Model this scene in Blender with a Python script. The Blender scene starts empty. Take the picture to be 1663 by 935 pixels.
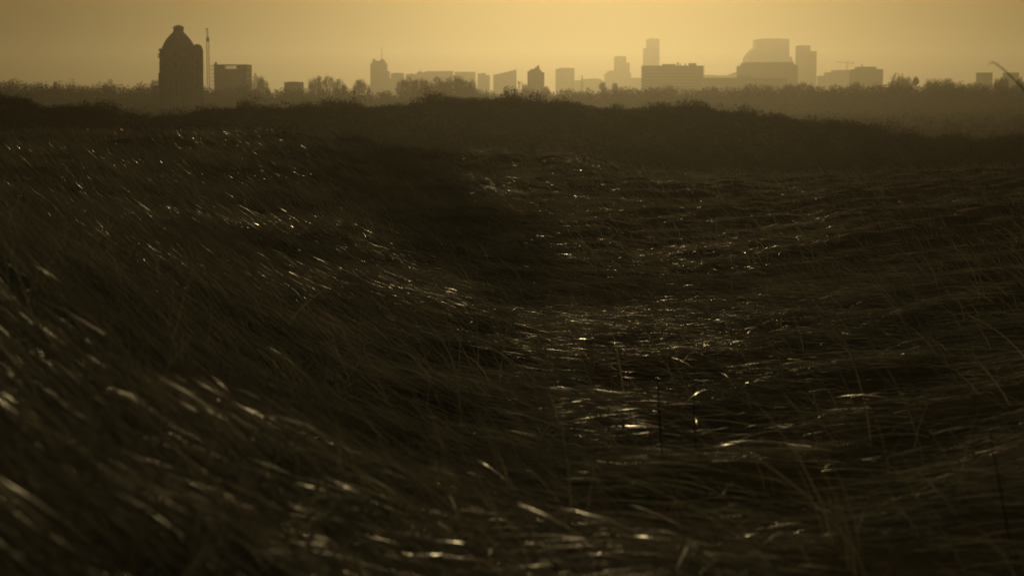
import bpy, bmesh, math, random
import numpy as np
from mathutils import Vector

random.seed(7)
rng = np.random.default_rng(11)
R = math.radians
SC = bpy.context.scene
COL = SC.collection

# ------------------------------------------------------------------ camera
F = 3300.0                    # focal length in pixels of the 1663 px wide photograph
CX, CY, HOR = 831.5, 467.5, 148.0
EYE = 20.0
PITCH = math.atan((CY - HOR) / F)
cam_d = bpy.data.cameras.new('camera')
cam = bpy.data.objects.new('camera', cam_d)
COL.objects.link(cam)
cam.location = (0, 0, EYE)
cam.rotation_euler = (math.pi / 2 - PITCH, 0, 0)
cam_d.sensor_width = 36.0
cam_d.lens = 36.0 * F / 1663.0
cam_d.clip_start = 0.3
cam_d.clip_end = 60000
cam_d.dof.use_dof = True
cam_d.dof.focus_distance = 38.0
cam_d.dof.aperture_fstop = 2.6
SC.camera = cam

# ------------------------------------------------------------------ light
SUN_EL, SUN_AZ = R(12.0), R(2.4)          # azimuth measured from +Y towards +X
world = bpy.data.worlds.new('World')
SC.world = world
world.use_nodes = True
wn = world.node_tree
bg = wn.nodes['Background']
sky = wn.nodes.new('ShaderNodeTexSky')
sky.sky_type = 'NISHITA'
sky.sun_disc = False
sky.sun_elevation = SUN_EL
sky.sun_rotation = SUN_AZ
sky.altitude = 0
sky.air_density = 1.6
sky.dust_density = 8.0
sky.ozone_density = 0.4
# thin uneven cloud veil: a faint, wide noise over the sky
tcw = wn.nodes.new('ShaderNodeTexCoord')
mpw = wn.nodes.new('ShaderNodeMapping'); mpw.inputs['Scale'].default_value = (3.0, 3.0, 16.0); mpw.inputs['Rotation'].default_value = (0, R(-14), 0)
nzw = wn.nodes.new('ShaderNodeTexNoise'); nzw.inputs['Scale'].default_value = 1.6; nzw.inputs['Detail'].default_value = 5
mrw = wn.nodes.new('ShaderNodeMapRange'); mrw.inputs[1].default_value = .3; mrw.inputs[2].default_value = .7
mrw.inputs[3].default_value = .68; mrw.inputs[4].default_value = 1.36
vmw = wn.nodes.new('ShaderNodeVectorMath'); vmw.operation = 'SCALE'
tnw = wn.nodes.new('ShaderNodeVectorMath'); tnw.operation = 'MULTIPLY'; tnw.inputs[1].default_value = (0.96, 1.005, 0.86)
wn.links.new(tcw.outputs['Generated'], mpw.inputs[0]); wn.links.new(mpw.outputs[0], nzw.inputs['Vector'])
wn.links.new(nzw.outputs['Fac'], mrw.inputs[0]); wn.links.new(mrw.outputs[0], vmw.inputs['Scale'])
wn.links.new(sky.outputs[0], vmw.inputs[0]); wn.links.new(vmw.outputs[0], tnw.inputs[0])
wn.links.new(tnw.outputs[0], bg.inputs['Color'])
bg.inputs['Strength'].default_value = 0.07

sun_d = bpy.data.lights.new('sun', 'SUN')
sun_d.energy = 3.8
sun_d.angle = R(0.6)
sun_d.color = (1.0, 0.785, 0.37)
sun = bpy.data.objects.new('sun', sun_d)
COL.objects.link(sun)
sdir = Vector((math.sin(SUN_AZ) * math.cos(SUN_EL), math.cos(SUN_AZ) * math.cos(SUN_EL), math.sin(SUN_EL)))
sun.rotation_euler = (-sdir).to_track_quat('-Z', 'Y').to_euler()
sun.location = (0, -20, 60)

SC.view_settings.view_transform = 'Standard'
SC.view_settings.look = 'None'
SC.view_settings.gamma = 1.0
SC.view_settings.use_curve_mapping = False
SC.view_settings.exposure = -2.86
SC.render.film_transparent = False
SC.render.engine = 'CYCLES'
SC.cycles.use_denoising = True
SC.cycles.max_bounces = 4
SC.cycles.diffuse_bounces = 3
SC.cycles.glossy_bounces = 2
SC.cycles.volume_bounces = 0
SC.cycles.transparent_max_bounces = 4
SC.cycles.sample_clamp_direct = 0
SC.cycles.sample_clamp_indirect = 6

# ------------------------------------------------------------------ helpers
def tag(o, label=None, cat=None, group=None, kind=None):
    if label: o['label'] = label
    if cat: o['category'] = cat
    if group: o['group'] = group
    if kind: o['kind'] = kind
    return o

def at(px, py, Y):
    """world point at distance Y behind the photograph's pixel"""
    a = (px - CX) / F
    b = -(py - CY) / F
    cp, sp = math.cos(PITCH), math.sin(PITCH)
    d = (a, cp + b * sp, -sp + b * cp)
    k = Y / d[1]
    return Vector((d[0] * k, Y, EYE + d[2] * k))

def zat(py, Y): return at(CX, py, Y).z
def xat(px, Y, py=130): return at(px, py, Y).x

def empty(name, loc):
    o = bpy.data.objects.new(name, None)
    o.empty_display_size = 0.5
    COL.objects.link(o)
    o.location = loc
    return o

class MB:
    """collects shapes in world coordinates and links them as ONE mesh object"""
    def __init__(s): s.v, s.f = [], []
    def add(s, vs, fs):
        n = len(s.v)
        s.v += [tuple(v) for v in vs]
        s.f += [tuple(n + i for i in f) for f in fs]
        return s
    def box(s, x0, x1, y0, y1, z0, z1):
        v = [(x0, y0, z0), (x1, y0, z0), (x1, y1, z0), (x0, y1, z0), (x0, y0, z1), (x1, y0, z1), (x1, y1, z1), (x0, y1, z1)]
        return s.add(v, [(3, 2, 1, 0), (4, 5, 6, 7), (0, 1, 5, 4), (1, 2, 6, 5), (2, 3, 7, 6), (3, 0, 4, 7)])
    def prism(s, pts, y0, y1):
        """outline in (x, z), going round, extruded from y0 to y1"""
        n = len(pts)
        v = [(p[0], y0, p[1]) for p in pts] + [(p[0], y1, p[1]) for p in pts]
        f = [tuple(range(n)), tuple(range(2 * n - 1, n - 1, -1))]
        for i in range(n):
            j = (i + 1) % n
            f.append((i, n + i, n + j, j))
        return s.add(v, f)
    def lathe(s, cx, cy, prof, n=24, a0=0.0):
        v, f = [], []
        for r, z in prof:
            for k in range(n):
                a = a0 + 2 * math.pi * k / n
                v.append((cx + r * math.cos(a), cy + r * math.sin(a), z))
        for i in range(len(prof) - 1):
            for k in range(n):
                k2 = (k + 1) % n
                f.append((i * n + k, i * n + k2, (i + 1) * n + k2, (i + 1) * n + k))
        f.append(tuple(range(n - 1, -1, -1)))
        f.append(tuple((len(prof) - 1) * n + k for k in range(n)))
        return s.add(v, f)
    def bar(s, a, b, r0, r1=None, n=5):
        r1 = r0 if r1 is None else r1
        a, b = Vector(a), Vector(b)
        d = (b - a)
        if d.length < 1e-6: return s
        d.normalize()
        u = d.orthogonal().normalized()
        w = d.cross(u)
        v = []
        for p, r in ((a, r0), (b, r1)):
            for k in range(n):
                t = 2 * math.pi * k / n
                v.append(p + (u * math.cos(t) + w * math.sin(t)) * r)
        f = [(k, (k + 1) % n, n + (k + 1) % n, n + k) for k in range(n)]
        f += [tuple(range(n - 1, -1, -1)), tuple(range(n, 2 * n))]
        return s.add(v, f)
    def build(s, name, mat, parent=None, smooth=False, recalc=True):
        me = bpy.data.meshes.new(name)
        org = parent_origin(parent)
        me.from_pydata([(v[0] - org[0], v[1] - org[1], v[2] - org[2]) for v in s.v], [], s.f)
        if recalc:
            bm = bmesh.new(); bm.from_mesh(me)
            bmesh.ops.recalc_face_normals(bm, faces=bm.faces)
            bm.to_mesh(me); bm.free()
        if smooth:
            me.polygons.foreach_set('use_smooth', [True] * len(me.polygons))
        me.materials.append(mat)
        o = bpy.data.objects.new(name, me)
        COL.objects.link(o)
        if parent: o.parent = parent
        return o

def parent_origin(p):
    x = y = z = 0.0
    while p is not None:
        x += p.location.x; y += p.location.y; z += p.location.z
        p = p.parent
    return (x, y, z)

def np_mesh(name, verts, faces, mat, parent=None, smooth=False, colour=None, org=(0, 0, 0), gloss=None):
    """verts (n,3), faces (m,k) arrays"""
    me = bpy.data.meshes.new(name)
    k = faces.shape[1]
    me.vertices.add(len(verts))
    me.vertices.foreach_set('co', (verts - np.array(org)).astype(np.float32).ravel())
    me.loops.add(faces.size)
    me.loops.foreach_set('vertex_index', faces.astype(np.int32).ravel())
    me.polygons.add(len(faces))
    me.polygons.foreach_set('loop_start', np.arange(0, faces.size, k, dtype=np.int32))
    me.polygons.foreach_set('loop_total', np.full(len(faces), k, dtype=np.int32))
    if smooth: me.polygons.foreach_set('use_smooth', np.ones(len(faces), dtype=bool))
    me.update(calc_edges=True)
    if colour is not None:
        at_ = me.attributes.new('tint', 'FLOAT', 'POINT')
        at_.data.foreach_set('value', colour.astype(np.float32))
    if gloss is not None:
        at_ = me.attributes.new('gloss', 'FLOAT', 'POINT')
        at_.data.foreach_set('value', gloss.astype(np.float32))
    me.materials.append(mat)
    o = bpy.data.objects.new(name, me)
    COL.objects.link(o)
    if parent: o.parent = parent
    return o

# ------------------------------------------------------------------ materials
def mat(name, c1, c2=None, scale=1.0, rough=0.9, spec=0.3, metal=0.0, tint=False, bump=0.0, windows=None):
    m = bpy.data.materials.new(name)
    m.use_nodes = True
    nt = m.node_tree
    b = nt.nodes['Principled BSDF']
    b.inputs['Roughness'].default_value = rough
    b.inputs['Specular IOR Level'].default_value = spec
    b.inputs['Metallic'].default_value = metal
    c2 = c2 or tuple(v * 0.75 for v in c1)
    mix = nt.nodes.new('ShaderNodeMix'); mix.data_type = 'RGBA'
    mix.inputs[6].default_value = (*c1, 1); mix.inputs[7].default_value = (*c2, 1)
    if tint:
        a = nt.nodes.new('ShaderNodeAttribute'); a.attribute_name = 'tint'
        nt.links.new(a.outputs['Fac'], mix.inputs[0])
    else:
        tc = nt.nodes.new('ShaderNodeTexCoord')
        no = nt.nodes.new('ShaderNodeTexNoise')
        no.inputs['Scale'].default_value = scale
        no.inputs['Detail'].default_value = 6
        nt.links.new(tc.outputs['Object'], no.inputs['Vector'])
        cr = nt.nodes.new('ShaderNodeMapRange')
        cr.inputs[1].default_value = 0.35; cr.inputs[2].default_value = 0.65
        nt.links.new(no.outputs['Fac'], cr.inputs[0])
        nt.links.new(cr.outputs[0], mix.inputs[0])
        if bump:
            bp = nt.nodes.new('ShaderNodeBump'); bp.inputs['Strength'].default_value = bump
            nt.links.new(no.outputs['Fac'], bp.inputs['Height'])
            nt.links.new(bp.outputs[0], b.inputs['Normal'])
    out = mix.outputs[2]
    if windows:
        w, h, wc = windows           # bay width, storey height, glass colour
        tc = nt.nodes.new('ShaderNodeTexCoord')
        mp = nt.nodes.new('ShaderNodeMapping'); mp.inputs['Rotation'].default_value = (R(90), 0, 0)
        nt.links.new(tc.outputs['Object'], mp.inputs[0])
        br = nt.nodes.new('ShaderNodeTexBrick')
        br.offset = 0.0
        br.inputs['Scale'].default_value = 1.0
        br.inputs['Brick Width'].default_value = w
        br.inputs['Row Height'].default_value = h
        br.inputs['Mortar Size'].default_value = h * 0.22
        nt.links.new(mp.outputs[0], br.inputs['Vector'])
        m2 = nt.nodes.new('ShaderNodeMix'); m2.data_type = 'RGBA'
        nt.links.new(br.outputs['Fac'], m2.inputs[0])
        m2.inputs[6].default_value = (*wc, 1)
        nt.links.new(out, m2.inputs[7])
        out = m2.outputs[2]
        mr = nt.nodes.new('ShaderNodeMapRange')
        mr.inputs[3].default_value = 0.5; mr.inputs[4].default_value = rough
        nt.links.new(br.outputs['Fac'], mr.inputs[0])
        nt.links.new(mr.outputs[0], b.inputs['Roughness'])
    nt.links.new(out, b.inputs['Base Color'])
    return m

M = {}
M['ground'] = mat('dune_ground', (0.14, 0.115, 0.075), (0.09, 0.072, 0.045), 0.6, 1.0, 0.0, bump=0.4)
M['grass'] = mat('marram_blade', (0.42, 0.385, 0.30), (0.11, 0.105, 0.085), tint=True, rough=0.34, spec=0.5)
def glossy_some(m):
    nt = m.node_tree; b = nt.nodes['Principled BSDF']
    a = nt.nodes.new('ShaderNodeAttribute'); a.attribute_name = 'gloss'      # young waxy blades shine, dry ones are matt
    r1 = nt.nodes.new('ShaderNodeMapRange'); r1.inputs[1].default_value = 0; r1.inputs[2].default_value = 1
    r1.inputs[3].default_value = 0.85; r1.inputs[4].default_value = 0.2
    r2 = nt.nodes.new('ShaderNodeMapRange'); r2.inputs[3].default_value = 0.0; r2.inputs[4].default_value = 0.6
    nt.links.new(a.outputs['Fac'], r1.inputs[0]); nt.links.new(a.outputs['Fac'], r2.inputs[0])
    b.inputs['Specular Tint'].default_value = (1.0, .78, .46, 1)
    nt.links.new(r1.outputs[0], b.inputs['Roughness']); nt.links.new(r2.outputs[0], b.inputs['Specular IOR Level'])
glossy_some(M['grass'])
def let_light_through(m, col, amount):
    nt = m.node_tree; b = nt.nodes['Principled BSDF']; out = nt.nodes['Material Output']
    t = nt.nodes.new('ShaderNodeBsdfTranslucent')
    nt.links.new(b.inputs['Base Color'].links[0].from_socket, t.inputs['Color'])
    mx = nt.nodes.new('ShaderNodeMixShader'); mx.inputs[0].default_value = amount
    nt.links.new(b.outputs[0], mx.inputs[1]); nt.links.new(t.outputs[0], mx.inputs[2]); nt.links.new(mx.outputs[0], out.inputs['Surface'])
let_light_through(M['grass'], (0.27, 0.245, 0.18), 0.5)
M['scrub'] = mat('scrub_twigs', (0.075, 0.058, 0.036), (0.045, 0.038, 0.024), tint=True, rough=1.0, spec=0.0)
M['wood'] = mat('bare_wood', (0.06, 0.045, 0.030), (0.04, 0.032, 0.022), 0.5, 1.0, 0.0)
M['brick'] = mat('dark_brick', (0.11, 0.065, 0.045), (0.08, 0.05, 0.035), 0.4, 0.9, 0.2)
M['slate'] = mat('dark_slate', (0.08, 0.08, 0.085), (0.05, 0.05, 0.055), 0.6, 0.6, 0.4)
M['steel'] = mat('dull_steel', (0.16, 0.15, 0.14), None, 2.0, 0.6, 0.4, 0.4)
M['concrete'] = mat('concrete', (0.17, 0.155, 0.14), (0.13, 0.12, 0.11), 0.15, 0.9, 0.2)
M['glass'] = mat('dark_glass', (0.03, 0.035, 0.04), None, 1.0, 0.15, 0.5)
M['fac_a'] = mat('concrete_facade', (0.20, 0.18, 0.155), None, 0.1, 0.8, 0.2, windows=(3.2, 3.2, (0.13, 0.125, 0.12)))
M['fac_b'] = mat('brick_facade', (0.12, 0.085, 0.065), None, 0.1, 0.8, 0.2, windows=(2.6, 2.9, (0.105, 0.08, 0.065)))
M['fac_c'] = mat('pale_facade', (0.26, 0.24, 0.21), None, 0.1, 0.8, 0.2, windows=(4.0, 3.5, (0.18, 0.17, 0.16)))
M['stem'] = mat('dead_stem', (0.045, 0.032, 0.020), None, 8.0, 0.8, 0.2)

# ------------------------------------------------------------------ terrain
def st(y, pts): return y, [(p[0] if abs(p[0]) < 1e8 else p[0], p[1]) for p in pts]
def pxs(y, pts): return y, [((p - CX) / F * y, h) for p, h in pts]
def crest(y, pts, drop): return y, [((p - CX) / F * y, -(q - HOR) / F * y - drop) for p, q in pts]
RIDGE = [(-600, 160), (-250, 150), (0, 151), (30, 157), (60, 166), (130, 166), (160, 161), (200, 172), (250, 174), (300, 167), (370, 164), (460, 165), (520, 172), (560, 166), (620, 163), (680, 158),
         (740, 151), (830, 147), (940, 150), (970, 158), (1010, 165), (1060, 169), (1130, 168), (1200, 180), (1300, 184), (1350, 188), (1400, 196), (1480, 213), (1560, 216), (1640, 211), (1900, 200), (2300, 190)]
STATIONS = [
    (-400, [(-100, -6), (100, -6)]),
    (-40, [(-20, -2.5), (0, -2.2), (20, -2.6)]),
    (0, [(-12, -0.9), (-5, -1.2), (-1, -1.65), (1, -1.65), (6, -1.5), (12, -1.2)]),
    (6, [(-12, -0.2), (-3, -0.75), (-1.5, -1.4), (0, -1.85), (2, -1.85), (4, -1.6), (12, -1.0)]),
    (12, [(-16, 1.2), (-6, -0.1), (-4.5, -0.45), (-3, -1.05), (-1.5, -1.8), (0, -2.3), (2, -2.35), (6, -1.8), (16, -1.0)]),
    (20, [(-22, 0.6), (-7, -0.9), (-5, -1.5), (-3, -2.15), (-1, -2.7), (0.5, -2.9), (3, -2.7), (6, -2.35), (20, -1.6)]),
    (30, [(-30, -0.8), (-8, -2.1), (-4, -2.6), (0, -3.2), (3.5, -3.2), (8, -2.8), (30, -2.0)]),
    (50, [(-50, -1.5), (-12, -2.35), (-6, -2.9), (-2, -3.6), (4, -3.95), (12, -3.4), (50, -3.0)]),
    (75, [(-70, -1.8), (-19, -2.3), (-9, -2.6), (-3, -3.6), (2, -3.7), (8, -4.05), (15, -3.9), (25, -3.3), (70, -3.4)]),
    (100, [(-100, -2.2), (-25, -2.15), (-12, -2.1), (-8.5, -2.35), (-4, -3.2), (0, -3.2), (3, -3.3), (6, -4.2), (12, -4.35), (20, -4.1), (27, -3.6), (100, -3.6)]),
    (125, [(-100, -5), (0, -6), (100, -6.5)]),
    (165, [(-100, -8), (0, -9.5), (100, -10)]),
    (215, [(-100, -7.5), (0, -7.5), (100, -10)]),
    crest(262, RIDGE, 1.75),
    (310, [(-300, -9), (300, -11)]),
    (420, [(-500, -16), (500, -17)]),
    (700, [(-900, -17), (900, -16)]),
    (1100, [(-2000, -17), (2000, -15)]),
    (1700, [(-2000, -19.5), (2000, -19.5)]),
    (9000, [(-5000, -20), (5000, -20)]),
]
SY = np.array([s[0] for s in STATIONS], float)
def ss(t): return t * t * (3 - 2 * t)
def hollow(x, y):
    """0..1: how far the grass is coloured darker and loses its gloss"""
    y = np.asarray(y, float)
    xc = np.interp(y, [30, 45, 60, 80, 108], [.4, -.6, -2.3, -4.4, -6.3])
    hw = np.interp(y, [28, 40, 60, 80, 100, 112], [.3, 1.5, 2.6, 3.0, 2.6, 1.5])
    d = np.abs(x - xc) / hw + .22 * np.sin(x * 1.7 + y * .3) + .2 * np.sin(y * .41 - x)
    return np.clip(1.7 - 1.25 * d, 0, 1) * np.clip((y - 28) / 14, 0, 1) * np.clip((114 - y) / 8, 0, 1)
def bumps(x, y):
    b = 0.10 * np.sin(x * 1.3 + y * 0.7 + 1.2) * np.sin(y * 0.9 - x * 0.31) + 0.07 * np.sin(x * 2.3 - y * 1.7 + 0.5)
    b += 0.16 * np.sin(x * 0.43 + 2.0 + 0.6 * np.sin(y * 0.21)) * np.sin(y * 0.35 + 0.8 * np.sin(x * 0.3))
    fade = np.clip((np.hypot(x, y) - 2.0) / 12.0, 0, 1) * np.where(y < 45, np.interp(x, [-1, 3], [1, .55]), 1)
    far = np.clip(1 - (np.abs(y) - 300) / 300, 0, 1)
    big = np.clip((y - 50) / 100, 0, 1) * 0.5 * np.sin(x * 0.13 + 1) * np.sin(y * 0.09)
    return (b * fade + big) * far
def H(x, y):
    x = np.asarray(x, float); y = np.asarray(y, float)
    hs = np.stack([np.interp(x, [p[0] for p in s[1]], [p[1] for p in s[1]]) for s in STATIONS])
    i = np.clip(np.searchsorted(SY, y, side='right') - 1, 0, len(SY) - 2)
    t = np.clip((y - SY[i]) / (SY[i + 1] - SY[i]), 0, 1)
    ii = tuple([i] + list(np.indices(x.shape)))
    jj = tuple([i + 1] + list(np.indices(x.shape)))
    w = np.where(y > 90, ss(t), t)
    return EYE + hs[ii] * (1 - w) + hs[jj] * w + bumps(x, y)

def make_ground():
    angs = np.concatenate([np.linspace(-180, -24, 60, endpoint=False), np.linspace(-24, 24, 340, endpoint=False), np.linspace(24, 180, 60, endpoint=False)])
    rad = np.concatenate([[0.4], np.geomspace(1.0, 340, 260), np.geomspace(360, 8000, 56)])
    A, Rr = np.meshgrid(np.radians(angs), rad)
    X, Y = Rr * np.sin(A), Rr * np.cos(A)
    Z = H(X, Y)
    n = len(angs)
    v = np.stack([X.ravel(), Y.ravel(), Z.ravel()], 1)
    fs = []
    idx = np.arange(len(rad) * n).reshape(len(rad), n)
    a = idx[:-1]; b = np.roll(idx[:-1], -1, 1); c = np.roll(idx[1:], -1, 1); d = idx[1:]
    f = np.stack([a.ravel(), d.ravel(), c.ravel(), b.ravel()], 1)
    o = np_mesh('ground', v, f, M['ground'], smooth=True)
    tag(o, kind='structure')
make_ground()

# ------------------------------------------------------------------ haze
def make_haze():
    m = bpy.data.materials.new('haze_air')
    m.use_nodes = True
    nt = m.node_tree
    nt.nodes.clear()
    out = nt.nodes.new('ShaderNodeOutputMaterial')
    v = nt.nodes.new('ShaderNodeVolumePrincipled')
    v.inputs['Color'].default_value = (1.0, 0.93, 0.80, 1)
    v.inputs['Density'].default_value = 0.00026
    v.inputs['Anisotropy'].default_value = 0.89
    nt.links.new(v.outputs[0], out.inputs['Volume'])
    mb = MB().box(-8200, 8200, -8200, 8200, -3.0, 176.0)
    o = mb.build('haze', m)
    tag(o, 'golden backlit haze lying over the dunes and the city', 'haze', kind='stuff')
make_haze()

# ------------------------------------------------------------------ generic building
def building(name, label, cat, Y, depth, x0, x1, top, fac='fac_a', outline=None, extras=(), group=None, base=None):
    """x0, x1, top in photograph pixels; outline = pixel polyline along the roof from left to right"""
    base = 0.3 if base is None else base
    if Y > 1600: Y, depth = Y * 1.0, depth * 1.1
    cx = (xat(x0, Y) + xat(x1, Y)) / 2
    root = empty(name, (cx, Y + depth / 2, base))
    tag(root, label, cat, group)
    ol = outline or [(x0, top), (x1, top)]
    pts = [(at(*p, Y).x, at(*p, Y).z) for p in ol]
    pts = [(pts[0][0], base)] + pts + [(pts[-1][0], base)]
    MB().prism(pts, Y, Y + depth).build('wall', M[fac], root)
    e = 0.5
    for (xa, za), (xb, zb) in zip(pts[1:-2], pts[2:-1]):
        if xb - xa > 1.0 and abs(zb - za) < (xb - xa) * .5:      # parapet / roof slab over each level
            MB().prism([(xa - .15, za + .01), (xa - .15, za + e), (xb + .15, zb + e), (xb + .15, zb + .01)], Y - .3, Y + depth + .3).build('roof', M['slate'], root)
    for ex in extras:
        kind = ex[0]
        if kind == 'box':          # ('box', name, x0, x1, ytop, ybot)
            _, nm, a, b, t, bt = ex
            MB().box(xat(a, Y), xat(b, Y), Y + depth * .25, Y + depth * .75, zat(bt, Y) + e, zat(t, Y)).build(nm, M['concrete'], root)
        elif kind == 'pole':       # ('pole', name, x, ytop, ybot, radius)
            _, nm, a, t, bt, r = ex
            p0 = Vector((xat(a, Y), Y + depth * .5, zat(bt, Y))); p1 = Vector((xat(a, Y), Y + depth * .5, zat(t, Y)))
            MB().bar(p0, p1, r, r * .5, 6).build(nm, M['steel'], root)
    return root

# ------------------------------------------------------------------ water tower
def water_tower():
    Y = 780.0
    k = Y / F
    cx = (287 - CX) * k
    cy = Y + 10
    gz = float(H(np.array([cx]), np.array([cy]))[0]) - 0.3
    root = empty('water_tower', (cx, cy, gz))
    tag(root, 'dark brick water tower with a tall bell shaped dome and side stair turret', 'water tower')
    z = lambda py: zat(py, Y)
    r = lambda px: px * k
    mb = MB()
    mb.lathe(cx, cy, [(r(32.5), gz), (r(31.5), gz + 3), (r(29.5), gz + 4), (r(29), z(121)), (r(30.6), z(117))], 16, R(11.25))
    for i in range(8):          # shallow brick buttresses
        a = 2 * math.pi * i / 8 + R(22.5)
        ca, sa = math.cos(a), math.sin(a)
        rr = r(29.6)
        p = Vector((cx + ca * rr, cy + sa * rr, 0))
        t = Vector((-sa, ca, 0)) * 1.0; o_ = Vector((ca, sa, 0)) * 0.9
        v = [p - t, p + t, p + t + o_, p - t + o_]
        vs = [(q.x, q.y, gz) for q in v] + [(q.x, q.y, z(118)) for q in v]
        mb.add(vs, [(3, 2, 1, 0), (4, 5, 6, 7), (0, 1, 5, 4), (1, 2, 6, 5), (2, 3, 7, 6), (3, 0, 4, 7)])
    shaft = mb.build('shaft', M['brick'], root)
    drum = MB().lathe(cx, cy, [(r(30.8), z(116.9)), (r(32.4), z(115.5)), (r(32.4), z(113.8)), (r(31.4), z(113.2)), (r(31.2), z(82)), (r(31.8), z(81)), (r(30), z(80))], 16, R(11.25)).build('drum', M['brick'], root)
    # arched windows round drum and shaft
    for zz, rad, w, h in ((z(106), r(31.3) * .985, 1.3, 3.2), (z(88.5), r(31.25) * .985, .9, 1.8), (z(135), r(29.1) * .985, .8, 2.6), (z(150), r(29.2) * .985, .8, 2.6)):
        for i in range(8):
            a = 2 * math.pi * i / 8 - R(90) + R(0)
            ca, sa = math.cos(a), math.sin(a)
            if ca > 0.6 and abs(sa) < .8: continue
            mbw = MB()
            pr = [(-w / 2, -h / 2), (w / 2, -h / 2), (w / 2, h * .3), (w * .25, h * .45), (0, h / 2), (-w * .25, h * .45), (-w / 2, h * .3)]
            vs = []
            for dd in (0, .25):
                for (u, q) in pr:
                    rr = rad + dd
                    vs.append((cx + ca * rr - sa * u, cy + sa * rr + ca * u, zz + q))
            n = len(pr)
            mbw.add(vs, [tuple(range(n)), tuple(range(2 * n - 1, n - 1, -1))] + [(j, (j + 1) % n, n + (j + 1) % n, n + j) for j in range(n)])
            mbw.build('window', M['glass'], root)
    g = MB()
    g.lathe(cx, cy, [(r(31.4), z(94)), (r(34.2), z(93)), (r(34.2), z(91.8)), (r(31.4), z(91.6))], 32)
    g.build('gallery', M['brick'], root)
    rail = MB()
    nR = 40
    for i in range(nR):
        a, b = 2 * math.pi * i / nR, 2 * math.pi * (i + 1) / nR
        rr = r(33.9)
        pa = (cx + rr * math.cos(a), cy + rr * math.sin(a), z(91.8)); pb = (cx + rr * math.cos(b), cy + rr * math.sin(b), z(91.8))
        rail.bar(pa, (pa[0], pa[1], pa[2] + 1.1), .04, n=4)
        rail.bar((pa[0], pa[1], pa[2] + 1.1), (pb[0], pb[1], pb[2] + 1.1), .04, n=4)
    rail.build('railing', M['steel'], root)
    for i in range(8):         # corner pinnacles at the parapet
        a = 2 * math.pi * i / 8 + R(22.5)
        px_, py_ = cx + math.cos(a) * r(30.6), cy + math.sin(a) * r(30.6)
        MB().lathe(px_, py_, [(.7, z(82)), (.7, z(80)), (.25, z(78.7))], 6).build('pinnacle', M['brick'], root)
    prof = [(28.6, 80), (27.6, 78), (26.3, 75), (24.8, 71.5), (22.8, 67.8), (20.4, 64), (17.6, 60.2), (14.6, 56.8), (11.8, 54), (9.6, 52), (8.8, 50.8)]
    dome = MB().lathe(cx, cy, [(r(a), z(b)) for a, b in prof], 16, R(11.25)).build('dome', M['slate'], root)
    lan = MB().lathe(cx, cy, [(r(8.5), z(51.4)), (r(8.3), z(45.5)), (r(8.9), z(45))], 16).build('lantern', M['brick'], root)
    MB().lathe(cx, cy, [(r(9.4), z(45)), (r(9.4), z(44)), (r(8.2), z(42.4)), (r(5.5), z(41)), (r(2.2), z(40.2)), (r(.5), z(39.9))], 16).build('cap', M['slate'], lan)
    MB().bar((cx, cy, z(40.2)), (cx, cy, z(37.4)), .12, .05).build('finial', M['steel'], root)
    # stair turret on the right-hand side
    tx, ty = cx + r(31.5), cy - 2.0
    tr = MB().lathe(tx, ty, [(r(9.6), gz), (r(9.2), z(122)), (r(9.6), z(116)), (r(9.6), z(82)), (r(9.9), z(81.2)), (r(9.0), z(80.6))], 12).build('stair_turret', M['brick'], root)
    MB().lathe(tx, ty, [(r(9.0), z(81)), (r(8.6), z(78.5)), (r(7.6), z(75.6)), (r(5.8), z(73.3)), (r(3.4), z(71.9)), (r(.6), z(71.2))], 12).build('turret_dome', M['slate'], tr)
    for py in (88, 100, 112, 126, 140):
        MB().box(tx - .35, tx + .35, ty - r(9.75), ty - r(9.1), z(py) - .8, z(py) + .8).build('turret_window', M['glass'], tr)
water_tower()

# lattice mast beside it
def lattice(mb, p0, p1, w, step, r):
    """square lattice truss from p0 up/along to p1"""
    p0, p1 = Vector(p0), Vector(p1)
    d = (p1 - p0); L = d.length; d.normalize()
    u = d.cross(Vector((0, 1, 0))).normalized(); v = d.cross(u).normalized()
    cs = [(u * a + v * b) * (w / 2) for a, b in ((-1, -1), (1, -1), (1, 1), (-1, 1))]
    for c in cs: mb.bar(p0 + c, p1 + c, r, n=4)
    n = max(2, int(L / step))
    for i in range(n):
        a = p0 + d * (L * i / n); b = p0 + d * (L * (i + 1) / n)
        for j in range(4):
            c0, c1 = cs[j], cs[(j + 1) % 4]
            mb.bar(a + c0, b + c1, r * .6, n=3)
            mb.bar(b + c0, b + c1, r * .6, n=3)

def mast():
    Y = 1090.0
    x = xat(338.2, Y)
    root = empty('lattice_mast', (x, Y, 3.0)); tag(root, 'tall thin steel lattice mast standing beside the water tower', 'mast')
    mb = MB(); lattice(mb, (x, Y, 3.0), (x, Y, zat(62, Y)), 1.25, 1.6, .09); mb.build('lower_mast', M['steel'], root)
    mb = MB(); lattice(mb, (x - .1, Y, zat(62, Y)), (x - .3, Y, zat(47, Y)), .75, 1.1, .08); mb.build('upper_mast', M['steel'], root)
    MB().box(x - .55, x + .75, Y - .7, Y + .7, zat(68, Y), zat(61, Y)).build('equipment_box', M['steel'], root)
    MB().box(x - .65, x + .35, Y - .5, Y + .5, zat(48.5, Y), zat(46.5, Y)).build('top_platform', M['steel'], root)
    MB().box(x - 1.6, x + 1.6, Y - 1.6, Y + 1.6, 2.0, 3.2).build('base_block', M['concrete'], root)
mast()

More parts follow.
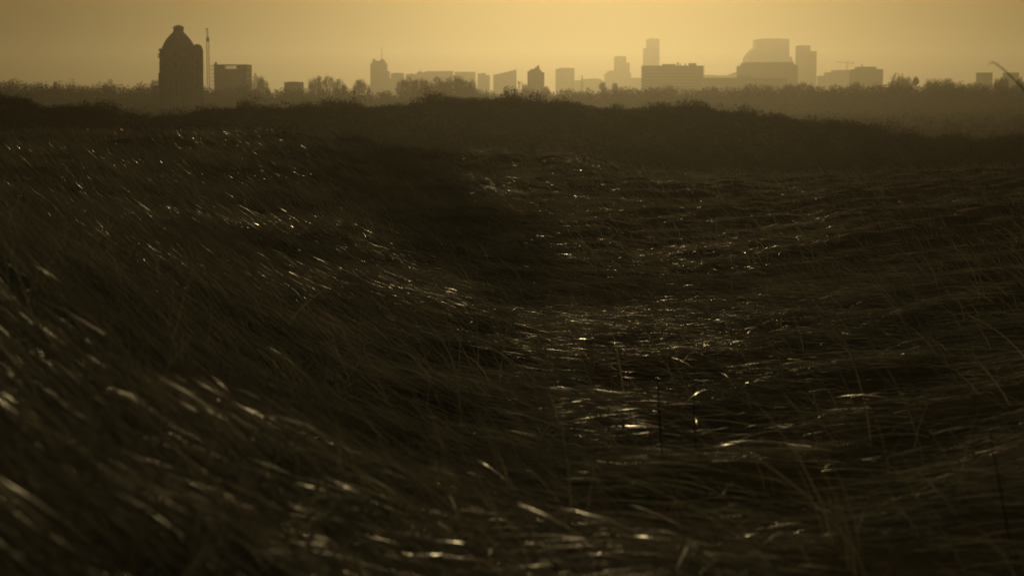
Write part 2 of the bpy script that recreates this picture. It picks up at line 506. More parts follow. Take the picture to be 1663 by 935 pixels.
# block with an open frame on its top storey
def frame_block():
    Y, D = 1150.0, 24.0
    X = lambda p: xat(p, Y)
    Z = lambda p: zat(p, Y)
    root = empty('apartment_block', ((X(348) + X(400)) / 2, Y + D / 2, 2.5))
    tag(root, 'boxy block with an open framed top storey, next to the lattice mast', 'building')
    MB().box(X(348), X(400.2), Y, Y + D, 2.5, Z(112.2)).build('wall', M['fac_b'], root)
    MB().box(X(348), X(357), Y, Y + D, Z(112.2) + .01, Z(106.4)).build('stair_tower', M['concrete'], root)
    MB().box(X(384.5), X(400.2), Y, Y + D, Z(112.2) + .01, Z(106.4)).build('corner_volume', M['fac_b'], root)
    MB().box(X(347.4), X(400.8), Y - .6, Y + D + .6, Z(106.2), Z(105)).build('roof', M['slate'], root)
    for p in (362, 368, 374, 380):
        MB().box(X(p) - .18, X(p) + .18, Y + .4, Y + .8, Z(112.2) + .02, Z(106.2) - .01).build('column', M['concrete'], root)
        MB().box(X(p) - .18, X(p) + .18, Y + D - .8, Y + D - .4, Z(112.2) + .02, Z(106.2) - .01).build('column', M['concrete'], root)
    MB().box(X(345.7), X(348.6), Y + 8, Y + 10, Z(105) + .01, Z(101)).build('chimney', M['brick'], root)
    sc = MB()
    for p in (341.8, 344.8, 347.2):
        for yy in (Y + 1, Y + D - 1):
            sc.bar((X(p), yy, 2.5), (X(p), yy, Z(104.8)), .1, n=4)
    zz = 4.5
    while zz < Z(105):
        for yy in (Y + 1, Y + D - 1): sc.bar((X(341.8), yy, zz), (X(347.6), yy, zz), .08, n=4)
        for p in (341.8, 344.8): sc.bar((X(p), Y + 1, zz), (X(p), Y + D - 1, zz), .08, n=4)
        sc.box(X(342), X(347.2), Y + 1, Y + D - 1, zz + .1, zz + .16)
        zz += 2.1
    sc.build('scaffold', M['steel'], root)
frame_block()

# balcony slab block in the centre
def balcony_block():
    Y, D = 1900.0, 18.0
    X = lambda p: xat(p, Y)
    Z = lambda p: zat(p, Y)
    root = empty('apartment_block', ((X(1043) + X(1143)) / 2, Y + D / 2, .3))
    tag(root, 'wide dark apartment slab with stepped balcony ends and rooftop plant, below the tallest central tower', 'building')
    MB().box(X(1044.2), X(1142), Y, Y + D, .3, Z(107.8)).build('wall', M['fac_b'], root)
    MB().box(X(1042.4), X(1144.2), Y - 1.2, Y + D + 1.2, Z(107.8) + .01, Z(107)).build('roof', M['slate'], root)
    zz, i = Z(108.5) - 2.4, 0
    while zz > 4:
        MB().box(X(1042.6), X(1143.8), Y - 1.4, Y - .02, zz, zz + 1.15).build('balcony', M['concrete'], root)
        MB().box(X(1042.6), X(1044.1), Y, Y + D, zz, zz + 1.15).build('balcony', M['concrete'], root)
        MB().box(X(1142.1), X(1143.8), Y, Y + D, zz, zz + 1.15).build('balcony', M['concrete'], root)
        zz -= 3.05
    for a, b, t in ((1076.5, 1098, 104.4), (1119.5, 1131, 103)):
        MB().box(X(a), X(b), Y + 3, Y + 12, Z(107) + .02, Z(t)).build('rooftop_plant', M['concrete'], root)
    for a, b, t in ((1100.2, 1102.4, 101.2), (1104.4, 1106, 103.4), (1113, 1114.6, 103.8)):
        MB().box(X(a), X(b), Y + 5, Y + 7, Z(107) + .03, Z(t)).build('vent_stack', M['steel'], root)
    MB().bar((X(1077.5), Y + 6, Z(104.4)), (X(1077.5), Y + 6, Z(100.8)), .12, .06).build('antenna', M['steel'], root)
balcony_block()

# low block on the left
building('low_block', 'small dark flat roofed block among the trees right of the framed block', 'building', 1250, 14, 461.6, 489.3, 135, 'fac_b',
         extras=[('box', 'rooftop_plant', 468, 481, 132.8, 135)], base=2.0)
# skyline
building('spired_tower', 'high rise with a thin rooftop antenna and stepped crown, left of centre', 'high-rise', 2600, 26, 601.4, 631, 104, 'fac_a',
         outline=[(601.4, 104), (604, 103.9), (604.3, 99.8), (624, 99.6), (624.3, 103.8), (627.2, 104), (627.4, 115.9), (631, 117), (631.2, 127.6), (634, 127.8)],
         extras=[('pole', 'antenna', 619.2, 76, 99.6, .55), ('box', 'rooftop_plant', 605, 607.5, 95.6, 99.7), ('box', 'rooftop_plant', 617.5, 622.8, 96.4, 99.7), ('pole', 'small_antenna', 609.5, 94.5, 99.7, .3)])
building('office_block', 'square low block immediately right of the tower with the antenna', 'building', 2650, 30, 635, 654, 119.8, 'fac_c',
         extras=[('box', 'rooftop_plant', 640, 648, 118.6, 119.8)])
building('office_block', 'low hazy block between the square block and the long slab, behind bare trees', 'building', 2900, 30, 659, 677, 121, 'fac_a',
         extras=[('box', 'rooftop_plant', 664, 670, 120, 121)])
building('long_slab', 'long flat roofed slab rising behind the bare trees left of centre', 'building', 2850, 34, 677, 735, 116.6, 'fac_c',
         outline=[(677, 118.6), (680, 117.2), (684.5, 117.2), (685, 118.4), (688, 118.4), (693, 116.6), (735, 116.4)],
         extras=[('pole', 'antenna', 682, 112.6, 117.2, .5)])
building('office_block', 'flat pale block right of the long slab, its lower half behind the largest bare tree', 'building', 3000, 30, 739, 771.6, 117.6, 'fac_a',
         extras=[('box', 'rooftop_plant', 750, 760, 116.8, 117.6)])
building('stepped_block', 'small two level block left of the slanted roof building', 'building', 2900, 28, 775.6, 795, 120, 'fac_c',
         outline=[(775.6, 120.8), (781, 120), (788.6, 119.7), (789, 122.7), (795.2, 122.9)], extras=[('box', 'rooftop_plant', 783.5, 787.5, 118.9, 119.8)])
building('slant_roof_building', 'office building whose roof slants up to a point at its right', 'building', 2800, 30, 801, 839, 114, 'fac_c',
         outline=[(801.1, 122.4), (808, 121.2), (823, 117.8), (838.4, 113.7), (838.8, 115)])
building('gabled_house', 'dark block crowned by a sharp sloping peak, left of the flat cube', 'building', 1750, 18, 857, 884, 106, 'fac_b',
         outline=[(856.8, 117.8), (857.4, 117), (860.6, 116.4), (861, 114), (866, 113.2), (874.6, 106), (875.6, 106.2), (876.2, 112.7), (879, 115), (880.4, 118.2), (883.9, 119.3)],
         extras=[('pole', 'flue', 869.5, 108.4, 111, .35)])
building('office_cube', 'plain square hazy office block right of the peaked dark block', 'building', 3300, 40, 903, 933, 111, 'fac_a',
         outline=[(903.1, 113.3), (905.5, 112.5), (915, 111.1), (932.8, 111.4)], extras=[('box', 'rooftop_plant', 910, 926, 110.4, 111.4)])
building('low_block', 'pale low block between the square office and the church spire', 'building', 3400, 30, 933.6, 943.6, 131.2, 'fac_c')
building('low_block', 'broad low rounded block just right of the church spire', 'building', 3500, 40, 947, 984, 128.5, 'fac_c',
         outline=[(947, 129.4), (952, 128.8), (968, 128.3), (975, 129.2), (980, 132), (984, 136)])
building('stepped_tower', 'stepped grey high rise left of the tallest tower, wings on both sides', 'high-rise', 3900, 40, 983, 1025, 92, 'fac_a',
         outline=[(982.9, 120.2), (986.6, 119.6), (987, 117), (991, 115.6), (998.8, 115.2), (999.1, 92.4), (1016.9, 92.2), (1017.2, 102.4), (1022.6, 102.6), (1022.9, 117), (1025, 120)],
         extras=[('box', 'rooftop_plant', 1003, 1012, 91.2, 92.3), ('pole', 'antenna', 1008, 89.8, 92.2, .4)])
building('low_block', 'thin low block filling the gap between stepped tower and balcony slab', 'building', 3600, 30, 1026, 1045, 127.2, 'fac_a')
building('tallest_tower', 'tallest slim tower with a lower left shoulder, above the balcony slab', 'high-rise', 4000, 34, 1046, 1071, 64, 'fac_a',
         outline=[(1046.1, 79), (1051, 78.8), (1051.3, 64.2), (1071.2, 63.8)],
         extras=[('box', 'rooftop_plant', 1055, 1067, 62.7, 64), ('pole', 'antenna', 1059.2, 58.5, 64, .5)])
building('low_block', 'pale stepped low block between balcony slab and the great sloped block', 'building', 3300, 40, 1143, 1202, 122, 'fac_c',
         outline=[(1140, 122.4), (1163, 122.6), (1163.4, 123.4), (1184, 123.2), (1188, 120.4), (1193, 118.6), (1203, 117.2)])
building('flat_long_block', 'long flat low block running under the great sloped block', 'building', 1900, 20, 1146, 1278, 127.6, 'fac_b',
         extras=[('box', 'rooftop_plant', 1201, 1220, 122.8, 127.6), ('box', 'rooftop_plant', 1246, 1254, 126.4, 127.6)])
building('great_sloped_block', 'massive block with a sloping left flank, highest bulk on the right', 'high-rise', 3700, 60, 1213, 1289, 64, 'fac_a',
         outline=[(1213.2, 98), (1213.6, 93.5), (1218.5, 86.5), (1224, 80.5), (1229.8, 75.6), (1230.2, 64.4), (1244, 63.6), (1281.8, 64), (1282.1, 93.3), (1285.5, 92.8), (1287.4, 98), (1289.4, 104)],
         extras=[('box', 'rooftop_plant', 1240, 1270, 62.6, 63.9)])
building('terraced_block', 'darker terraced block in front of the great sloped block', 'building', 2300, 30, 1201, 1296, 102, 'fac_b',
         outline=[(1201.3, 108.2), (1204, 107.6), (1207.4, 107.4), (1208, 103.8), (1209.3, 102.2), (1288, 101.9), (1290.5, 104.5), (1292, 106.4), (1296, 106.8)],
         extras=[('pole', 'antenna', 1210.4, 97, 102.2, .4), ('pole', 'small_antenna', 1202.6, 104.2, 108, .3)])
building('twin_level_tower', 'slim two level tower right of the great sloped block', 'high-rise', 3400, 34, 1297, 1326, 74.5, 'fac_a',
         outline=[(1296.6, 98), (1297.2, 74.8), (1300, 74.2), (1316, 74.4), (1316.3, 83.6), (1326.4, 84.6)],
         extras=[('box', 'roof_terrace', 1322, 1327.6, 83.2, 84.6)])
building('low_block', 'tiny low block right of the two level tower', 'building', 3000, 20, 1330.5, 1341.5, 124, 'fac_c')
building('office_block', 'low hazy block below the tower crane', 'building', 3100, 40, 1345, 1384, 114.6, 'fac_c',
         outline=[(1345.2, 118.4), (1352, 117.9), (1357, 117.2), (1357.3, 114.6), (1383.5, 114.5)])
building('office_block', 'broad block with raised centre and roof pole, right of the tower crane', 'building', 2400, 30, 1387, 1434.6, 109.3, 'fac_b',
         outline=[(1387, 113.8), (1395.6, 112.4), (1396, 109.5), (1423, 109.3), (1423.3, 112.8), (1434.4, 113.8)],
         extras=[('pole', 'roof_pole', 1403.3, 103.6, 109.4, .9), ('box', 'rooftop_plant', 1408, 1418, 108.5, 109.4)])
building('flat_block', 'left of two small square blocks at the far right treeline', 'building', 2300, 20, 1592.4, 1612, 119, 'fac_b',
         extras=[('box', 'rooftop_plant', 1599, 1605, 118.2, 119)])
building('flat_block', 'right of two small square blocks, behind the blurred stalk', 'building', 2300, 20, 1636, 1655, 119, 'fac_b',
         extras=[('box', 'rooftop_plant', 1640, 1650, 118.2, 119)])

def church():
    Y = 3000.0
    x = xat(945.2, Y)
    root = empty('church', (x, Y, .3)); tag(root, 'slender pointed church spire between low blocks', 'church')
    MB().box(x - 2, x + 2, Y - 2, Y + 2, .3, zat(134, Y)).build('tower', M['brick'], root)
    MB().lathe(x, Y, [(2.2, zat(134, Y)), (1.6, zat(131, Y)), (.9, zat(126, Y)), (.15, zat(120.6, Y))], 8).build('spire', M['slate'], root)
    MB().prism([(x + 2.1, .3), (x + 2.1, 10), (x + 7, 15.5), (x + 12, 10), (x + 12, .3)], Y - 2, Y + 25).build('nave', M['brick'], root)
church()

def crane():
    Y = 3900.0
    x = xat(1375.3, Y); z1 = zat(101.8, Y)
    root = empty('tower_crane', (x, Y, .3)); tag(root, 'tower crane with a long level jib over the low right blocks', 'crane')
    mb = MB(); lattice(mb, (x, Y, .3), (x, Y, z1), 2.4, 3.0, .28); mb.build('mast', M['steel'], root)
    mb = MB(); lattice(mb, (x - .8, Y, z1), (xat(1358, Y), Y, z1 + .5), 2.0, 2.8, .22); mb.build('jib', M['steel'], root)
    mb = MB(); lattice(mb, (x + .8, Y, z1), (xat(1386, Y), Y, z1 - .4), 2.0, 2.6, .22); mb.build('counter_jib', M['steel'], root)
    MB().box(xat(1383, Y), xat(1386, Y), Y - 1, Y + 1, z1 - 3, z1 - .9).build('counterweight', M['concrete'], root)
    MB().box(x + .9, x + 2.8, Y - 1, Y + 1, z1 - 3.2, z1 - .8).build('cab', M['steel'], root)
    mb = MB(); mb.bar((x, Y, z1), (x, Y, z1 + 4), .5, .2, 4)
    mb.bar((x, Y, z1 + 4), (xat(1363, Y), Y, z1 + 1), .1, n=3); mb.bar((x, Y, z1 + 4), (xat(1385, Y), Y, z1 + .5), .1, n=3)
    mb.build('apex', M['steel'], root)
crane()

# ------------------------------------------------------------------ trees
def tris_cloud(centres, size, n_each=1, elong=1.0):
    """n triangles of a given size with random orientation at the centres"""
    n = len(centres)
    a = rng.normal(size=(n, 3)); a /= np.linalg.norm(a, axis=1)[:, None]
    b = rng.normal(size=(n, 3)); b -= (a * b).sum(1)[:, None] * a; b /= np.linalg.norm(b, axis=1)[:, None]
    s = (size * (0.5 + rng.random(n)))[:, None]
    v = np.stack([centres - a * s * elong, centres + a * s * elong * .6 + b * s * .5, centres + a * s * .6 * elong - b * s * .5], 1)
    return v.reshape(-1, 3), np.arange(3 * n).reshape(n, 3)

def bare_tree(name, label, px, top, width, Y, dense=1.0, group=None, seed=1, cat='tree', lift=None):
    """winter tree: trunk and limbs plus a crown of fine twigs"""
    rd = random.Random(seed)
    x = xat(px, Y)
    gz = float(H(np.array([x]), np.array([Y]))[0]) - .2
    zt = zat(top, Y)
    h = zt - gz
    W = width / F * Y / 2
    root = empty(name, (x, Y, gz)); tag(root, label, cat, group)
    tr, tw = MB(), []
    def grow(p, d, L, r, lev):
        q = p + d * L
        if lev <= 1: tr.bar(p, q, r, r * .7, 5)
        else: tw.append((p, q, r))
        if lev >= 5: return
        for i in range(rd.choice((2, 3, 3, 4))):
            nd = (d + Vector((rd.uniform(-1, 1) * .6, rd.uniform(-1, 1) * .6, rd.uniform(-.25, .4)))).normalized()
            grow(p.lerp(q, rd.uniform(.55, 1)), nd, L * rd.uniform(.55, .85), r * .6, lev + 1)
    base = Vector((x, Y, gz))
    tr.bar(base, base + Vector((0, 0, h * .2)), h * .024, h * .02, 6)
    for i in range(7):
        a_ = 2 * math.pi * (i + rd.random() * .6) / 7
        tilt = rd.uniform(.15, .95)
        d0 = Vector((math.cos(a_) * tilt, math.sin(a_) * tilt, 1)).normalized()
        grow(base + Vector((0, 0, h * rd.uniform(.14, .2))), d0, h * .26, h * .011, 1)
    allp = [q for _, q, _ in tw]
    W = W * 1.55
    hz = max(h * .42, W * .8)
    zc = zt - hz
    px_ = np.array([[p.x - x, p.y - Y, p.z] for p in allp])
    mx = np.percentile(np.abs(px_[:, 0]), 84); z9 = np.percentile(px_[:, 2], 84)
    kz = (hz * .86) / max(z9 - (gz + h * .45), .5)
    def fix(v):
        ux, uy = (v[0] - x) / mx * .86, (v[1] - Y) / mx * .86
        uz = (v[2] - (gz + h * .45)) * kz / hz
        if v[2] < gz + h * .3:
            t = (v[2] - gz) / (h * .3)
            return (x + ux * W, Y + uy * W, gz + t * max(zc + ((gz + h * .3) - (gz + h * .45)) * kz - gz, .5))
        d = math.sqrt(ux * ux + uy * uy + uz * uz)
        lim = .9 + .12 * math.sin(ux * 9 + uy * 5 + seed)
        if d > lim:
            k_ = (lim + (d - lim) * .12) / d
            ux, uy, uz = ux * k_, uy * k_, uz * k_
        return (x + ux * W, Y + uy * W, zc + uz * hz)
    tr.v = [fix(v) for v in tr.v]
    tr.build('trunk', M['wood'], root)
    cr = MB()
    for p, q, r in tw:
        p, q = Vector(fix(p)), Vector(fix(q))
        cr.bar(p, q, max(r * .8, .035), max(r * .4, .02), 3)
        L = (q - p).length
        for i in range(int(dense)):
            s_ = p.lerp(q, rd.random())
            e = s_ + Vector((rd.uniform(-1, 1), rd.uniform(-1, 1), rd.uniform(-.2, 1.2))).normalized() * L * rd.uniform(.5, 1.1)
            cr.bar(s_, e, .045, .015, 3)
    cr.build('crown', M['wood'], root, recalc=False)
    return root

T = [  # px, top, width, Y, density, label
    (412, 120, 30, 1120, 1, 'wide bare tree at the right foot of the framed block'),
    (425, 126, 18, 1140, 1, 'low bare tree right of the tree by the framed block'),
    (514, 122.5, 20, 1100, 2, 'tall narrow bare tree starting the clump right of the low block'),
    (535, 122.5, 26, 1120, 2, 'round bare tree in the middle of the clump before the antenna tower'),
    (552, 128, 16, 1130, 2, 'small bare tree ending the clump left of the round tree'),
    (586, 129, 21, 1100, 3, 'small round topped tree directly left of the antenna tower'),
    (664, 124, 32, 900, 3, 'bare tree standing before the square low block'),
    (684, 127, 22, 920, 3, 'slim bare tree between two wider ones in front of the long slab'),
    (714, 126, 34, 880, 4, 'bushy bare tree in front of the long slab'),
    (741, 123, 40, 870, 5, 'largest and densest bare tree, left of the stepped block'),
    (764, 131, 26, 880, 4, 'lower bare tree on the right flank of the largest one'),
    (847, 131, 20, 1200, 1, 'thin bare tree left of the peaked dark block'),
    (1302, 133, 24, 1000, 3, 'bare tree at the foot of the two level tower'),
    (1283, 136, 22, 980, 3, 'lower bare tree left of the foot of the two level tower'),
    (1459, 120, 22, 1300, 3, 'spreading bare tree right of the broad block with roof pole'),
]
for i, (px, top, w, Y, dn, lab) in enumerate(T):
    bare_tree('bare_tree', lab, px, top, w, Y, dn, 'bare trees standing above the far wood', seed=20 + i)

def round_tree(label, px, top, w, Y, seed, group='round crowned trees above the far wood'):
    x = xat(px, Y); gz = float(H(np.array([x]), np.array([Y]))[0]) - .2
    zt = zat(top, Y); W = w * 1.45 / F * Y / 2
    root = empty('round_tree', (x, Y, gz)); tag(root, label, 'tree', group)
    r = np.random.default_rng(seed)
    tr = MB(); tr.bar((x, Y, gz), (x, Y, zt - W), .3, .15, 6)
    for i in range(6):
        a = r.random() * 6.28
        tr.bar((x, Y, zt - 2.2 * W), (x + math.cos(a) * W * .7, Y + math.sin(a) * W * .7, zt - W * (.5 + .5 * r.random())), .12, .05, 4)
    tr.build('trunk', M['wood'], root)
    lob = r.normal(size=(9, 3)); lob /= np.linalg.norm(lob, axis=1)[:, None]
    cs = []
    for l in lob:
        c = l * W * .55; rr = W * (.35 + .25 * r.random())
        p = r.normal(size=(260, 3)); p /= np.linalg.norm(p, axis=1)[:, None]
        cs.append(c + p * rr * (r.random((260, 1)) ** .4))
    p = np.concatenate(cs); p[:, 2] = p[:, 2] * 1.7 - p[:, 2].max() * 1.7
    p = p + np.array([x, Y, zt])
    p[:, 2] = np.minimum(p[:, 2], zt)
    v, f = tris_cloud(p, .32)
    np_mesh('crown', v, f, M['scrub'], root, colour=np.repeat(r.random(len(p)), 3), org=(x, Y, gz))
for i, (px, top, w, Y, lab) in enumerate([
    (177, 128, 16, 1150, 'small round tree on the treeline left of the water tower'),
    (119, 127.5, 24, 1150, 'broad low crown on the treeline far left of the water tower'),
    (22, 125.5, 34, 1100, 'widest domed crown at the far left of the treeline'),
    (250, 130, 14, 1130, 'round crown touching the left side of the water tower'),
    (1476, 123.4, 13, 1250, 'round tree just right of the spreading bare tree'),
    (1487.5, 124, 9, 1250, 'smallest pointed crown on the right treeline'),
    (1508, 126.5, 18, 1230, 'left half of a broad pair of crowns on the right treeline'),
    (1521, 126.8, 18, 1230, 'right half of a broad pair of crowns on the right treeline'),
    (1541, 125.5, 17, 1240, 'domed crown standing alone right of the broad pair'),
    (1561, 130.5, 22, 1240, 'low crown left of the two small square blocks'),
    (978, 133.5, 11, 1350, 'round crown in front of the stepped high rise'),
    (999, 134, 9, 1350, 'small crown below the stepped high rise tower'),
    (823, 139, 9, 1250, 'small crown below the slanted roof'),
    (887, 139.5, 10, 1250, 'small crown at the right foot of the peaked dark block'),
]): round_tree(lab, px, top, w, Y, 50 + i)
for i, (px, top, w, lab) in enumerate([
    (1619, 127, 6, 'upright poplar nearest to the left square block'), (1627, 125.5, 7, 'upright poplar in the gap between the square blocks'),
    (1634, 127, 6, 'upright poplar touching the right square block'), (1658, 124.5, 12, 'upright poplar at the right edge past the right square block')]):
    bare_tree('poplar_tree', lab, px, top, w, 1200, 3, 'poplars beside the square blocks', seed=90 + i)

# ------------------------------------------------------------------ far wood and dune scrub
TL = [(-300, 128), (0, 131), (25, 129), (64, 131), (90, 133), (119, 131), (150, 134), (193, 136), (218, 137), (260, 134), (330, 140), (400, 140), (440, 141), (500, 141), (560, 141),
      (600, 146), (630, 147), (660, 143), (740, 140), (790, 144), (840, 144), (900, 145), (945, 142), (1000, 140), (1050, 140), (1146, 139), (1210, 138), (1280, 137), (1330, 136), (1380, 134),
      (1450, 131), (1520, 130.5), (1580, 133.5), (1620, 133), (1663, 131), (2000, 128)]
def crowns(cx, cy, zb, zt, rad, n_each, size, elong=1.0):
    """twig/leaf faces through the volume of many crowns at once"""
    n = len(cx)
    idx = np.repeat(np.arange(n), n_each)
    m = len(idx)
    p = rng.normal(size=(m, 3)); p /= np.linalg.norm(p, axis=1)[:, None]
    p *= (rng.random((m, 1)) ** .35)
    hz = (zt - zb) / 2
    lob = 1 + .25 * np.sin(p[:, 0] * 7 + idx * 1.7) * np.sin(p[:, 1] * 6 + idx)
    x = cx[idx] + p[:, 0] * rad[idx] * lob
    y = cy[idx] + p[:, 1] * rad[idx] * lob
    z = (zb + hz)[idx] + p[:, 2] * hz[idx]
    P = np.stack([x, y, z], 1)
    v, f = tris_cloud(P, size[idx] if hasattr(size, '__len__') else size, elong=elong)
    return v, f, np.repeat(np.clip(rng.random(m) * .6 + (idx * .37 % 1) * .4, 0, 1), 3)

def far_wood():
    n = 3200
    y = rng.uniform(830, 1010, n)
    px = rng.uniform(-350, 2000, n)
    x = (px - CX) / F * y
    zt = EYE + (HOR - np.interp(px, [t[0] for t in TL], [t[1] for t in TL])) / F * y + -4.0 * rng.random(n) ** 1.2 + 0.1
    wave = np.sin(px * .083) + np.sin(px * .191 + 1.3) + .8 * np.sin(px * .037 + .5)
    zt += .45 * wave
    r = rng.uniform(2.5, 5.2, n)
    g = H(x, y)
    v1, f1, c1 = crowns(x, y, np.maximum(g, zt - 20), zt, r, 270, .44)
    n = 6500
    y = 430 + 420 * rng.random(n) ** .8
    px = rng.uniform(-400, 2060, n)
    x = (px - CX) / F * y
    g = H(x, y)
    lim = 155 + 15 * (rng.random(n)) + (y < 700) * 12      # keep the tops under the line of the far wood
    zt = np.minimum(g + rng.uniform(5, 11, n), EYE + (HOR - lim) / F * y)
    tw = np.abs(x - xat(292, 780)) < 16       # a few taller trees round the foot of the water tower
    zt = np.where(tw & (y > 600), g + rng.uniform(9, 13, n), np.maximum(zt, g + 2.0))
    r = rng.uniform(2.0, 4.2, n)
    v2, f2, c2 = crowns(x, y, g, zt, r, 95, .45)
    v = np.concatenate([v1, v2]); f = np.concatenate([f1, f2 + len(v1)]); c = np.concatenate([c1, c2])
    o = np_mesh('far_wood', v, f, M['scrub'], colour=c)
    tag(o, 'far hazy wood stretching across the plain below the city', 'wood', kind='stuff')
far_wood()

def ridge_scrub():
    n = 5200
    y = rng.uniform(205, 275, n)
    x = rng.uniform(-100, 100, n)
    g = H(x, y)
    hh = rng.uniform(.8, 2.2, n) * (0.75 + .35 * np.sin(x * .35 + 1) * np.sin(x * .11 + y * .05))
    hh *= 1 + .35 * np.sin(x * .85 + np.sin(y * .2) * 2) * np.sin(x * .27 + 1)
    hh += (rng.random(n) < .05) * rng.uniform(.4, 1.2, n)
    r = rng.uniform(.8, 1.8, n)
    v, f, c = crowns(x, y, g - .1, g + hh, r, 120, .12, 1.5)
    o = np_mesh('ridge_scrub', v, f, M['scrub'], colour=c)
    tag(o, 'dense dark thorn scrub covering the ridge behind the grass', 'scrub', kind='stuff')
ridge_scrub()

# ------------------------------------------------------------------ marram grass
def blades(x, y, L, W, phi, e0, e1, roll, tint, nseg, gloss):
    """arched tapering blades: heading phi, elevation going from e0 to e1 along the blade"""
    n = len(x)
    z = H(x, y)
    px, py, pz = x.copy(), y.copy(), z - .02
    V = np.zeros((n, nseg + 1, 2, 3))
    twist = np.radians(rng.uniform(10, 45, n)); freq = rng.uniform(3, 10, n); phase = rng.uniform(0, 6.28, n)
    sx, sy = -np.sin(phi), np.cos(phi)          # horizontal sideways vector
    for k in range(nseg + 1):
        t = k / nseg
        el = e0 + (e1 - e0) * t ** .8
        dx, dy, dz = np.cos(phi) * np.cos(el), np.sin(phi) * np.cos(el), np.sin(el)
        nx, ny, nz = -np.cos(phi) * np.sin(el), -np.sin(phi) * np.sin(el), np.cos(el)   # upper side
        rl = roll * (1 - .4 * t) + twist * np.sin(freq * t + phase)
        wx = sx * np.cos(rl) + nx * np.sin(rl); wy = sy * np.cos(rl) + ny * np.sin(rl); wz = nz * np.sin(rl)
        w = W * .5 * (1 - t ** 2.2 * .92)
        V[:, k, 0] = np.stack([px - wx * w, py - wy * w, pz - wz * w], 1)
        V[:, k, 1] = np.stack([px + wx * w, py + wy * w, pz + wz * w], 1)
        st_ = L / nseg
        px = px + dx * st_; py = py + dy * st_; pz = pz + dz * st_
    v = V.reshape(-1, 3)
    base = (np.arange(n) * (nseg + 1) * 2)[:, None]
    fl = []
    for k in range(nseg):
        a = 2 * k
        fl.append(np.concatenate([base + a, base + a + 1, base + a + 3, base + a + 2], 1))
    f = np.stack(fl, 1).reshape(-1, 4)
    return v, f, np.repeat(tint, (nseg + 1) * 2), np.repeat(gloss, (nseg + 1) * 2)

def grass_band(y0, y1, n_tuft, per, W, Lr, nseg, spread, side=.33, stray=.2):
    # tussock centres
    y = np.sqrt(rng.uniform(y0 ** 2, y1 ** 2, n_tuft))
    x = rng.uniform(-1, 1, n_tuft) * (side * y + 2.0)
    # thin out the tussocks to leave open patches
    patch = np.sin(x * .55 + 1.3 * np.sin(y * .23)) * np.sin(y * .31 + .8 * np.sin(x * .4)) 
    keep = (rng.random(n_tuft) < .62 + .4 * patch)
    x, y = x[keep], y[keep]
    m = len(x)
    s = np.clip(x / (.25 * y), -1.3, 1.3)
    mean = np.interp(s, [-1.3, -1, -.6, -.3, 0, .35, .8, 1.3], [46, 42, 36, 24, 9, -4, -15, -20])     # the way the wind lays the blades
    phi0 = 180 + 9 * np.sin(x * .4 + y * .23) + rng.normal(0, 8, m)
    tall = rng.uniform(.55, 1.25, m)
    idx = np.repeat(np.arange(m), per)
    k = len(idx)
    a = rng.random(k) * 6.283; rr = spread * np.sqrt(rng.random(k))
    bx = x[idx] + rr * np.cos(a); by = y[idx] + rr * np.sin(a)
    L = rng.uniform(Lr[0], Lr[1], k) * tall[idx] * np.where(by < 34, np.interp(s, [0, .5], [1, 1.3])[idx], 1)
    phi = np.radians(phi0[idx] + rng.normal(0, 17, k) + (rng.random(k) < .12) * rng.normal(0, 60, k))
    loose = rng.random(k) < stray * np.interp(s, [-1, .1, .5], [1, .6, .22])[idx]                     # blades the wind has not laid flat
    e0 = np.where(loose, rng.uniform(35, 85, k), mean[idx] + rng.uniform(6, 28, k))
    e1 = np.where(loose, e0 - rng.uniform(20, 75, k), mean[idx] - rng.uniform(0, 26, k))
    e0, e1 = np.radians(e0), np.radians(e1)
    roll = np.radians(rng.normal(0, 30, k))
    painted_relief = .5 + .22 * np.sin(x * .9 + 1.4 * np.sin(y * .3)) * np.sin(y * .42 + x * .2) + .16 * np.sin(x * 2.7 + y * 1.1) * np.sin(y * 1.9 - x)
    painted_relief += .5 * hollow(x, y) - .28 * np.clip((y - 38) / 20, 0, 1) * np.clip((s + .1) / .3, 0, 1) * np.clip((1.0 - s) / .4, 0, 1)  # sunlit slope right of centre painted into blade colour; hollow coloured darker
    tint = np.clip((painted_relief + rng.normal(0, .14, m))[idx] + rng.normal(0, .16, k), 0, 1)
    # shiny young blades grow in irregular swathes
    n1 = np.sin(x * .8 + y * .35 + 2) * np.sin(y * .55 - x * .4)
    n2 = np.sin(x * .33 + 1.1 + 1.2 * np.sin(y * .11)) * np.sin(y * .27 + .7 * np.sin(x * .35) + .6)
    n3 = np.sin(x * 2.1 - y * .9) * np.sin(y * 1.3 + x * .7)
    patchy = np.clip(.35 + .35 * np.clip((s - .1) / .3, 0, 1) * np.clip((34 - y) / 8, 0, 1) + .55 * n2 + .35 * n1 + .3 * n3, 0, 1.3) ** 1.6
    shiny = patchy * np.interp(s, [-1, -.6, -.1, .35, .8], [.24, .32, .40, .46, .48]) * np.interp(y, [4, 10, 16, 40, 60, 110], [.55, .85, 1.1, 1.0, 1.0, 1.1]) * (1 - hollow(x, y))
    shiny *= np.where((y > 40) & (s < -.3), .55, 1) * np.where((y > 38) & (s > -.1), 2.4, 1)
    shiny = np.where((y > 38) & (s > -.1), np.maximum(shiny, .10), shiny) * (1 - hollow(x, y))
    gloss = np.where(rng.random(k) < np.clip(shiny, .003, 1)[idx], rng.uniform(.5, 1, k), 0)
    w = W * rng.uniform(.6, 1.35, k) * np.where(gloss > 0, np.interp(by, [4, 14, 20], [1.5, 1.3, 1.0]), 1)
    return blades(bx, by, L, w, phi, e0, e1, roll, tint, nseg, gloss)

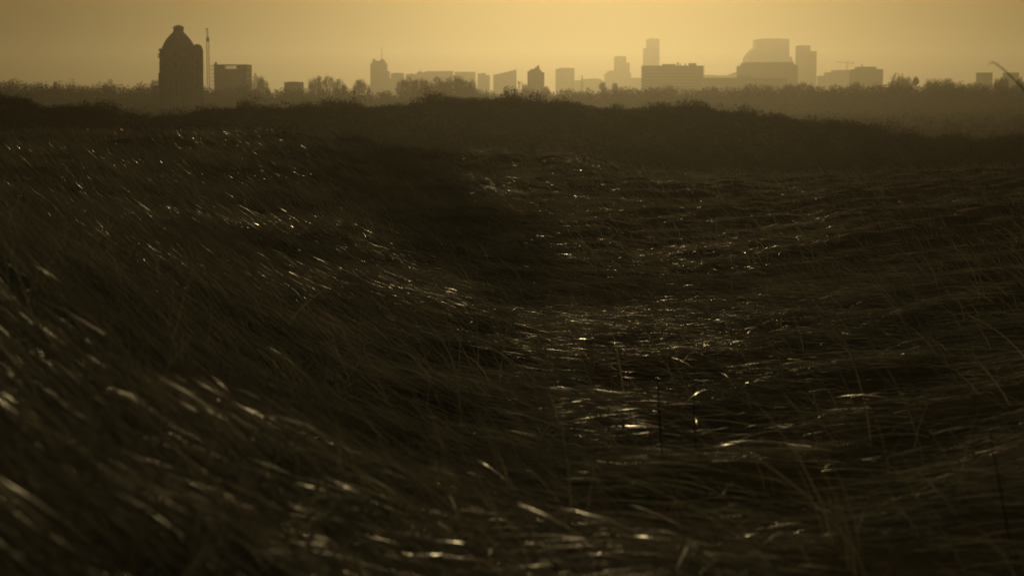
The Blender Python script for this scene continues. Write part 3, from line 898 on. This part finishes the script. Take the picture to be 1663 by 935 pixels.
def grass():
    parts = [
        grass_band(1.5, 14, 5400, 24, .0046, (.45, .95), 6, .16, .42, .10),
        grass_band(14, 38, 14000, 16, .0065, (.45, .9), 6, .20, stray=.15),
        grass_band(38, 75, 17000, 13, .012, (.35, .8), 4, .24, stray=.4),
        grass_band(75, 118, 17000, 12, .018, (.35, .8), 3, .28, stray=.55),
    ]
    off = 0; vs, fs, cs, gs = [], [], [], []
    for v, f, c, g in parts:
        gs.append(g)
        vs.append(v); fs.append(f + off); cs.append(c); off += len(v)
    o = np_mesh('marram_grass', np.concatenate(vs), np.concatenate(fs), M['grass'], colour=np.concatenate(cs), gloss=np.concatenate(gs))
    tag(o, 'wind combed marram grass covering the dune slopes', 'grass', kind='stuff')
grass()

# ------------------------------------------------------------------ single stalks
def stalk(name, label, pts, r, leaves=(), group=None):
    """pts: (px, py, Y) along the stem, from root to tip"""
    P = [at(*p) for p in pts]
    root = empty(name, P[0]); tag(root, label, 'stalk', group)
    mb = MB()
    n = len(P) - 1
    for i in range(n):
        mb.bar(P[i], P[i + 1], r * (1 - .6 * i / n), r * (1 - .6 * (i + 1) / n), 6)
    mb.build('stem', M['stem'], root)
    for (a, b) in leaves:
        A, B = at(*a), at(*b)
        u = Vector((0, 0, 1)) * r * 1.5
        mid = A.lerp(B, .5) + Vector((0, 0, r * 3))
        m2 = MB(); m2.bar(A, mid, r * .5, r * .4, 4); m2.bar(mid, B, r * .4, r * .1, 4)
        m2.build('leaf', M['stem'], root)
    return root
def ground_py(px, Y):
    x = (px - CX) / F * Y
    z = float(H(np.array([x]), np.array([Y]))[0])
    return HOR + (EYE - z) / Y * F
g = 'dark upright stalks in the grass'
def up(px0, px1, top, Y, r, lab, lv=()):
    b = ground_py(px0, Y) + 3
    stalk('dead_stalk', lab, [(px0, b, Y), (px0 * .6 + px1 * .4, b * .6 + top * .4, Y), (px1, top, Y)], r, lv, g)
up(1076, 1068, 615, 13.5, .008, 'thick dark upright stalk right of centre in the near grass')
up(1130, 1126, 618, 13.8, .005, 'thin dark stalk just right of the thick upright one')
up(395, 352, 500, 15, .006, 'dark stalk leaning left in the combed grass at left')
up(480, 395, 540, 14.5, .006, 'long dark stalk leaning far left, beside the brightest blades')
up(372, 368, 600, 12, .004, 'thin dark stem among the bright blades at left')
up(1640, 1608, 700, 9.5, .006, 'dark stalk leaning left in the right bottom corner')
stalk('bent_stalk', 'blurred dark stalk slanting up above the treeline at the right edge',
      [(1845, ground_py(1845, 12) + 3, 12), (1790, 330, 12), (1735, 240, 12), (1690, 178, 12), (1655, 137, 12), (1632, 115, 12), (1618, 104, 12)], .0065,
      [((1620, 106, 12), (1604, 106.5, 12))])
